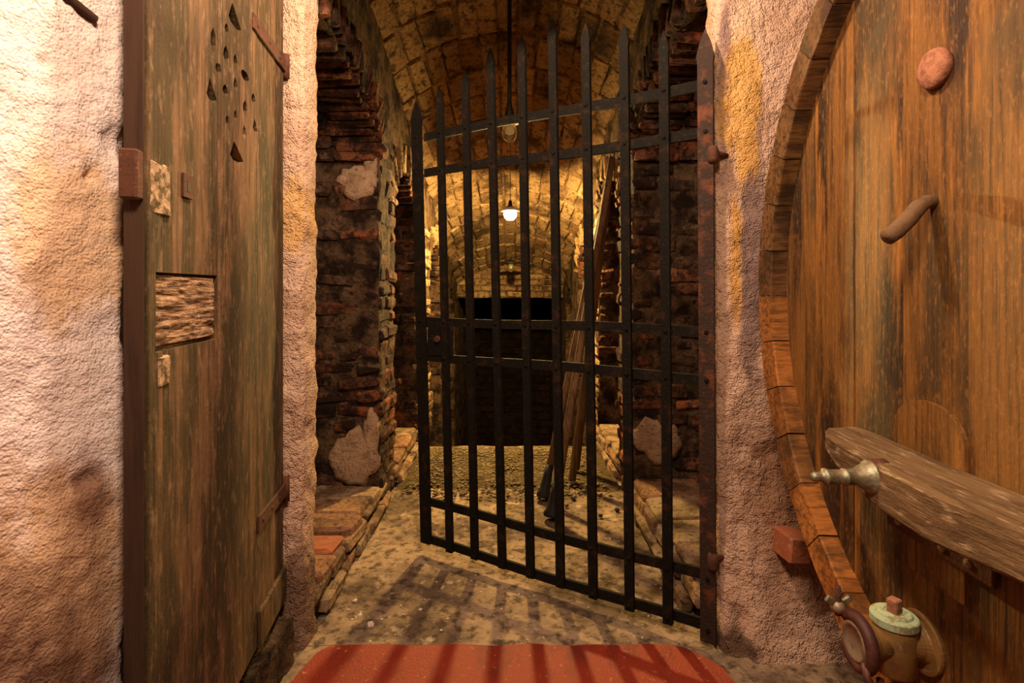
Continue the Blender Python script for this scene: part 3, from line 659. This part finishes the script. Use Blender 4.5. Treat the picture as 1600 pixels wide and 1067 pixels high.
HOLES = [(365, 25, 22, 34, 0), (334, 62, 11, 40, 1), (352, 84, 11, 26, 1), (353, 44, 8, 16, 1), (341, 106, 9, 18, 1), (367, 94, 8, 20, 1), (382, 119, 13, 16, 2), (331, 141, 18, 34, 0), (351, 140, 11, 17, 1),
    (367, 131, 8, 20, 1), (395, 154, 8, 17, 1), (382, 168, 9, 24, 1), (354, 188, 7, 17, 1), (367, 180, 7, 18, 1), (381, 206, 7, 22, 1), (398, 196, 10, 20, 0), (368, 238, 24, 30, 0)]
cut = bmesh.new()
for (px, py, w, h, kind) in HOLES:
    u, d = duv(px); z = E+(450-py)/850*d; hu = w/(395.5/d**2)/2; hz = h/850*d/2
    if kind == 0: shp = [(-0.8, -0.6), (-0.3, 1.0), (0.1, 0.6), (1.0, -0.5), (0.4, -1.0), (-0.5, -0.95)]
    elif kind == 1: shp = [(0, 1), (0.6, 0.5), (0.8, -0.2), (0.4, -0.9), (-0.3, -1), (-0.8, -0.4), (-0.6, 0.4)]
    else: shp = [(math.cos(k*math.pi/5), math.sin(k*math.pi/5)) for k in range(10)]
    A = [cut.verts.new(dp(u-x*hu, z+y*hz, 0.02)) for x, y in shp]; B = [cut.verts.new(dp(u-x*hu, z+y*hz, -0.06)) for x, y in shp]
    n = len(shp); cut.faces.new(A); cut.faces.new(B[::-1])
    for k in range(n): cut.faces.new((A[k], B[k], B[(k+1) % n], A[(k+1) % n]))
uA, dA = duv(340); uB, dB = duv(241)
PZ0, PZ1 = E-0.105, E+0.026
dbox(cut, uA, uB, PZ0, PZ1, -0.010, 0.05)
bmesh.ops.recalc_face_normals(cut, faces=cut.faces)
cme = bpy.data.meshes.new('cutter'); cut.to_mesh(cme); cut.free(); cob = bpy.data.objects.new('cutter', cme); COL.objects.link(cob)
for k in range(4):
    bm = bmesh.new(); off = (0.0, 0.0015, -0.001, 0.002)[k]
    dbox(bm, EDG[k]+0.0012, EDG[k+1]-0.0012, DB+(0.02 if k == 0 else 0), DTOP, -DT, off, 0.002)
    o = build('plank', bm, 'door_wood', door)
    md = o.modifiers.new('cut', 'BOOLEAN'); md.operation = 'DIFFERENCE'; md.object = cob; md.solver = 'EXACT'
    dg = bpy.context.evaluated_depsgraph_get(); nm = bpy.data.meshes.new_from_object(o.evaluated_get(dg)); o.modifiers.clear(); o.data = nm
bpy.data.objects.remove(cob)
bm = bmesh.new(); dbox(bm, 0.7495, 0.7535, DB, DTOP, -DT, -0.003); build('edge_strip', bm, 'door_edge', door)
def rough_plate(name, u0, u1, z0, z1, n0, n1, m, amp, fz, nu=26, nz=34, sub=None, rag=0.0):
    vs = []; fs = []
    for i in range(nu+1):
        for j in range(nz+1):
            u = u0+(u1-u0)*i/nu; z = z0+(z1-z0)*j/nz; e = i in (0, nu) or j in (0, nz)
            q = dp(u, z); h = n0 if e else n1+amp*(noise.noise(Vector((u*14, 0, z*fz)))+0.6*noise.noise(Vector((u*50, 3, z*fz*2.5))))
            du = rag*noise.noise(Vector((z*40, i, 0))) if i in (0, nu) else 0; dz = rag*noise.noise(Vector((u*40, j, 5))) if j in (0, nz) else 0
            vs.append(dp(u+du, z+dz, h))
    for i in range(nu):
        for j in range(nz):
            a = i*(nz+1)+j; fs.append((a, a+1, a+nz+2, a+nz+1))
    return from_py(name, vs, fs, m, door, False)
o = rough_plate('worn_patch', uA+0.004, uB-0.004, PZ0+0.006, PZ1-0.004, -0.0099, -0.003, 'rough_wood', 0.004, 60); o['label'] = 'recessed block with torn horizontal grain'
u1_, d1_ = duv(231); u0_, d0_ = duv(264)
rough_plate('peeled_patch', u0_, u1_, E+(450-338)/850*0.9, E+(450-256)/850*0.9, -0.001, 0.004, 'peeled', 0.002, 40, 12, 24, rag=0.006)
u1_, d1_ = duv(243); u0_, d0_ = duv(264)
rough_plate('peeled_patch', u0_, u1_, E-0.165, E-0.112, -0.001, 0.004, 'peeled', 0.002, 40, 10, 14, rag=0.006)
uk, dk = duv(291); zk = E+(450-291)/850*dk
bm = bmesh.new(); dbox(bm, uk-0.018, uk+0.018, zk-0.022, zk+0.022, 0, 0.004, 0.001); kp = build('keyhole_plate', bm, 'rust', door)
bm = bmesh.new(); dbox(bm, uk-0.0035, uk+0.0035, zk-0.010, zk+0.010, 0.0035, 0.0046); build('keyhole', bm, 'black', kp)
bm = bmesh.new(); dbox(bm, 0.7535, 0.775, E+0.137, E+0.214, -0.028, -0.001, 0.003); build('lock_box', bm, 'rust', door)
def strap(z, u1, thick):
    bm = bmesh.new(); dbox(bm, -0.005, u1, z-0.02, z+0.02, 0, thick, 0.002); s = build('hinge_strap', bm, 'rust', door)
    bm = bmesh.new(); add_lathe(bm, dp(-0.008, z-0.035, 0.004), (0, 0, 1), [(0, 0.011), (0.07, 0.011)], 12); build('hinge_knuckle', bm, 'rust', s, True)
    for u in (0.06, u1*0.55, u1-0.03):
        bm = bmesh.new(); add_lathe(bm, dp(u, z, thick-0.001), DN, [(0, 0.007), (0.003, 0.005), (0.004, 0)], 8); build('nail_head', bm, 'rust', s)
strap(E+0.655, 0.275, 0.007); strap(E-0.594, 0.235, 0.007)
bm = bmesh.new(); dbox(bm, 0.01, 0.24, DB+0.0, DB+0.095, 0.001, 0.012, 0.003); o = build('bottom_batten', bm, 'door_wood', door)

# rough base stones under the door
for i, (x, y, sx, sy, sz, lb) in enumerate(((-0.72, 1.42, 0.20, 0.24, 0.15, 'dark rough base stone under the hinge side of the wooden door'),)):
    P = Patch(((9, 0.02), (30, 0.008)))
    for f in range(5):
        q = [((-1, -1), (1, -1)), ((1, -1), (1, 1)), ((1, 1), (-1, 1)), ((-1, 1), (-1, -1))]
        if f < 4:
            (a0, b0), (a1, b1) = q[f]
            P.quad((x+a0*sx/2, y+b0*sy/2, -0.03), (x+a1*sx/2, y+b1*sy/2, -0.03), (x+a1*sx/2, y+b1*sy/2, sz-0.03), (x+a0*sx/2, y+b0*sy/2, sz-0.03), 0.02)
        else: P.quad((x-sx/2, y-sy/2, sz-0.03), (x+sx/2, y-sy/2, sz-0.03), (x+sx/2, y+sy/2, sz-0.03), (x-sx/2, y+sy/2, sz-0.03), 0.02)
    tag(P.make('base_stone', 'mortar'), lb, 'stone')

# ------------------------------------------------------------------ great cask
XK = 0.70; YK = 0.666; ZK = E+0.003; RK = 0.883; TK = 0.075; XH = XK+0.046
cask = empty('wine_cask', (XK+0.5, YK, ZK-RK)); tag(cask, 'huge orange brown wooden cask with its head facing the passage', 'cask')
NS = 42
def stave_mesh(seed, mt):
    rs = random.Random(seed); da = 2*math.pi/NS; st = [(0, RK-0.002), (0.006, RK+0.002), (0.15, RK+0.014), (0.45, RK+0.032), (0.75, RK+0.014), (0.9, RK)]
    bm = bmesh.new(); rings = []; na = 3
    for k, (x, r) in enumerate(st):
        ri = r-TK+rs.uniform(-0.003, 0.003)*(k < 2) + (0.004 if k == 0 else 0); ring = []
        angs = [(-0.5+0.012+(0.976)*j/na)*da for j in range(na+1)]
        for a in angs: ring.append(bm.verts.new((x+rs.uniform(0, 0.003)*(k == 0), r*math.cos(a), r*math.sin(a))))
        for a in reversed(angs): ring.append(bm.verts.new((x+rs.uniform(0, 0.003)*(k == 0), ri*math.cos(a), ri*math.sin(a))))
        rings.append(ring)
    m = len(rings[0])
    for A, B in zip(rings, rings[1:]):
        for k in range(m): bm.faces.new((A[k], A[(k+1) % m], B[(k+1) % m], B[k]))
    bm.faces.new(rings[0]); bm.faces.new(rings[-1]); bmesh.ops.recalc_face_normals(bm, faces=bm.faces)
    me = bpy.data.meshes.new('stave'); bm.to_mesh(me); bm.free(); me.materials.append(MT[mt]); return me
sms = [stave_mesh(s, 'stave') for s in range(4)]; smd = [stave_mesh(s, 'stave_shade') for s in range(4)]  # upper staves get the shade-coloured copy, lower ones the brighter orange
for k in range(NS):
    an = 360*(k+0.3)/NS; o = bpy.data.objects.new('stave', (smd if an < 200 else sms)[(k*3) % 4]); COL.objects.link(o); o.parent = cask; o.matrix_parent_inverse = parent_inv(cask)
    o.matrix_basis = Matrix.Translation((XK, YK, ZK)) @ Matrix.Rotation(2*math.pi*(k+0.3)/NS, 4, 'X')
ri = RK-TK+0.012; bw = 0.142; y0 = -ri+0.002; nb = 11; bw = 2*ri/nb
for k in range(nb):
    a, b = -ri+bw*k+0.0006, -ri+bw*(k+1)-0.0006; bm = bmesh.new(); n = 10; fr = []; bk = []
    loop = [(a+(b-a)*j/n, math.sqrt(max(0, ri*ri-(a+(b-a)*j/n)**2))) for j in range(n+1)] + [(a+(b-a)*j/n, -math.sqrt(max(0, ri*ri-(a+(b-a)*j/n)**2))) for j in range(n, -1, -1)]
    px_ = XH+0.0008*(k % 3)
    ptsF = [(px_, YK+y, ZK+z) for y, z in loop]; F = [bm.verts.new(q) for q in ptsF]; B = [bm.verts.new((px_+0.035, q[1], q[2])) for q in ptsF]
    bm.faces.new(F); bm.faces.new(B[::-1]); m = len(F)
    for j in range(m): bm.faces.new((F[j], F[(j+1) % m], B[(j+1) % m], B[j]))
    bmesh.ops.remove_doubles(bm, verts=bm.verts, dist=1e-5)
    build('head_board', bm, 'cask_head', cask)
bm = bmesh.new(); add_lathe(bm, (XK+0.85, YK, ZK), (1, 0, 0), [(0, 0), (0, ri), (0.02, ri), (0.02, 0)], 40); build('rear_head', bm, 'cask_head', cask)
for xo, r_ in ((0.13, RK+0.0165), (0.80, RK+0.0135)):
    bm = bmesh.new(); n = 56; R = []
    for k in range(n):
        a = 2*math.pi*k/n; R.append([bm.verts.new((XK+xo+dx, YK+(r_+dr)*math.cos(a), ZK+(r_+dr)*math.sin(a))) for dx, dr in ((0, -0.006), (0.05, -0.006), (0.05, 0.002), (0, 0.002))])
    for k in range(n):
        for j in range(4): bm.faces.new((R[k][j], R[(k+1) % n][j], R[(k+1) % n][(j+1) % 4], R[k][(j+1) % 4]))
    build('hoop', bm, 'rust', cask)
# small arched hatch
bm = bmesh.new(); yc, hw = 0.972, 0.082; shp = [(-hw, -0.52), (hw, -0.52)]+[(hw*math.cos(t*math.pi/14), -0.262+0.06*math.sin(t*math.pi/14)) for t in range(15)]
F = [bm.verts.new((XH-0.006, yc+y, E+z)) for y, z in shp]; B = [bm.verts.new((XH+0.004, yc+y*1.02, E+z)) for y, z in shp]; bm.faces.new(F)
for j in range(len(F)): bm.faces.new((F[j], F[(j+1) % len(F)], B[(j+1) % len(F)], B[j]))
hatch = build('hatch', bm, 'cask_head', cask)
# rusty plug, peg
bm = bmesh.new(); add_lathe(bm, (XH+0.003, 0.953, E+0.384), (-1, 0.0, 0), [(0, 0.033), (0.010, 0.035), (0.016, 0.033), (0.020, 0.022), (0.021, 0)], 26); o = build('round_plug', bm, 'rust_disc', cask, True); o['label'] = 'round rusty iron plug'
bm = bmesh.new(); add_tube(bm, [(XH+0.01, 0.963, E+0.152), (XH-0.012, 0.962, E+0.153), (XH-0.030, 0.958, E+0.143), (XH-0.052, 0.953, E+0.120), (XH-0.078, 0.948, E+0.098), (XH-0.094, 0.945, E+0.088)], [0.012, 0.012, 0.0135, 0.014, 0.0145, 0.014], 12)
o = build('wooden_peg', bm, 'peg_wood', cask, True); o['label'] = 'crooked branch peg'
# iron strap under the bar
bm = bmesh.new(); add_box(bm, (XH-0.010, 0.945, E-0.441), (0.010, 0.235, 0.036), None, 0.002); sp = build('iron_strap', bm, 'rust', cask)
for y in (1.03, 0.925, 0.872):
    bm = bmesh.new(); add_lathe(bm, (XH-0.014, y, E-0.441), (-1, 0, 0), [(0, 0.008), (0.004, 0.0065), (0.006, 0)], 10); build('bolt', bm, 'steel', sp)
# thick crossbar
bm = bmesh.new(); secs = []
for (d, xf, zb, zt) in ((1.185, 0.715, -0.318, -0.303), (1.165, 0.672, -0.325, -0.300), (1.12, 0.645, -0.335, -0.298), (1.06, 0.632, -0.350, -0.299), (0.98, 0.628, -0.374, -0.300), (0.90, 0.620, -0.378, -0.302), (0.82, 0.618, -0.380, -0.302), (0.74, 0.630, -0.376, -0.302), (0.64, 0.640, -0.368, -0.300), (0.54, 0.655, -0.350, -0.300), (0.47, 0.69, -0.325, -0.302)):
    xb = XH-0.004; c = 0.006
    secs.append([bm.verts.new(q) for q in ((xf, d, E+zb+c), (xf, d, E+zt-c), (xf+c, d, E+zt), (xb, d, E+zt+0.001), (xb, d, E+zb), (xf+c, d, E+zb))])
for A, B in zip(secs, secs[1:]):
    for k in range(6): bm.faces.new((A[k], A[(k+1) % 6], B[(k+1) % 6], B[k]))
bm.faces.new(secs[0]); bm.faces.new(secs[-1])
bar = build('crossbar', bm, 'bar_wood', cask); bar['label'] = 'thick grey oak crossbar'
# little tap on the bar
t0 = Vector((0.640, 0.948, E-0.329))
bm = bmesh.new(); add_lathe(bm, t0, (-1, 0, 0), [(-0.01, 0.031), (0.012, 0.031), (0.012, 0.026), (0.014, 0.024)], 22); cl = build('tap_collar', bm, 'rust', cask, True)
tp = t0-X_*0.012
bm = bmesh.new(); add_lathe(bm, tp, (-1, 0, 0), [(0, 0.028), (0.006, 0.029), (0.008, 0.026), (0.018, 0.021), (0.03, 0.0145), (0.045, 0.013), (0.046, 0.0145), (0.05, 0.0145), (0.051, 0.0125), (0.078, 0.0125), (0.080, 0.0145), (0.084, 0.0145), (0.086, 0.009), (0.092, 0.0075), (0.095, 0.0085), (0.101, 0.0088), (0.106, 0.006), (0.107, 0)], 22)
o = build('spigot', bm, 'tap_metal', cask, True); o['label'] = 'small greenish metal spigot'
# big brass valve low on the head
v0 = Vector((XH, 0.985, E-0.640)); AX = Vector((-1, 0, 0))
valve = bmesh.new(); add_lathe(valve, v0, AX, [(-0.004, 0.050), (0.006, 0.053), (0.010, 0.052), (0.0105, 0.046), (0.008, 0.044), (0.009, 0.034), (0.016, 0.029), (0.04, 0.027), (0.05, 0.028)], 30)
vb = build('valve_flange', valve, 'brass', cask, False)
bc = v0+AX*0.054
bm = bmesh.new(); add_lathe(bm, bc-Z_*0.052, (0, 0, 1), [(0, 0.031), (0.004, 0.034), (0.05, 0.034), (0.085, 0.035), (0.09, 0.032)], 28); build('valve_body', bm, 'brass', cask, True)
bm = bmesh.new(); add_lathe(bm, bc, AX, [(0.01, 0.029), (0.036, 0.027), (0.043, 0.030), (0.054, 0.037), (0.062, 0.039)], 26); build('valve_outlet', bm, 'brass', cask, True)
bm = bmesh.new(); add_lathe(bm, bc+Z_*0.034, (0, 0, 1), [(0, 0.036), (0.002, 0.038), (0.014, 0.038), (0.016, 0.036), (0.017, 0.029), (0.021, 0.027), (0.022, 0.024), (0.022, 0.016), (0.020, 0.015), (0.020, 0)], 30)
cap = build('valve_cap', bm, 'verdigris', cask, False); cap['label'] = 'verdigris green screw cap'
bm = bmesh.new(); add_box(bm, bc+Z_*0.064, (0.019, 0.019, 0.028), Matrix.Rotation(0.5, 3, 'Z'), 0.002); build('square_stem', bm, 'rust_disc', cap)
oc = bc+AX*0.066
bm = bmesh.new(); n = 20; pts = [oc+Y_*(0.042*math.cos(math.radians(40+t*290/n)))+Z_*(0.042*math.sin(math.radians(40+t*290/n))) for t in range(n+1)]
add_tube(bm, pts, 0.011, 10); cr = build('clamp_ring', bm, 'clamp_paint', cask, True); cr['label'] = 'oxide red clamp ring'
bm = bmesh.new(); add_tube(bm, [oc+Vector((-0.006, -0.030, -0.02)), oc+Vector((-0.012, -0.044, -0.034)), oc+Vector((-0.004, -0.052, -0.05)), oc+Vector((0.012, -0.044, -0.056)), oc+Vector((0.02, -0.03, -0.046))], 0.0065, 8); build('clamp_hook', bm, 'clamp_paint', cr, True)
bm = bmesh.new(); add_lathe(bm, oc-AX*0.004, AX, [(0, 0.034), (0.012, 0.034), (0.014, 0.029), (0.010, 0.026), (0.010, 0)], 26); build('outlet_plug', bm, 'steel', cask, True)
wn = oc+Vector((-0.010, 0.044, 0.042))
bm = bmesh.new(); add_lathe(bm, wn-Z_*0.012, (0, 0, 1), [(0, 0.013), (0.010, 0.014), (0.018, 0.009), (0.019, 0)], 14); w_ = build('wing_nut', bm, 'steel', cask, True)
for s in (-1, 1):
    bm = bmesh.new(); add_box(bm, wn+Vector((s*0.016, -0.002, 0.009)), (0.019, 0.006, 0.015), Matrix.Rotation(-0.6*s, 3, 'Y'), 0.0028); build('wing', bm, 'tap_metal', w_)
bm = bmesh.new(); add_tube(bm, [wn-Z_*0.02, wn+Z_*0.034], 0.0055, 8); build('screw', bm, 'rust', w_, True)
# stone wedge carrying the cask
for yy in (0.15, 1.2):
    bm = bmesh.new(); s = 1 if yy > YK else -1
    ye = yy-s*0.11; zt = ZK-math.sqrt((RK+0.036)**2-(ye-YK)**2)
    add_box(bm, (XK+0.45, yy, zt/2), (0.25, 0.22, zt), None, 0.01); build('support_block', bm, 'mortar', cask)
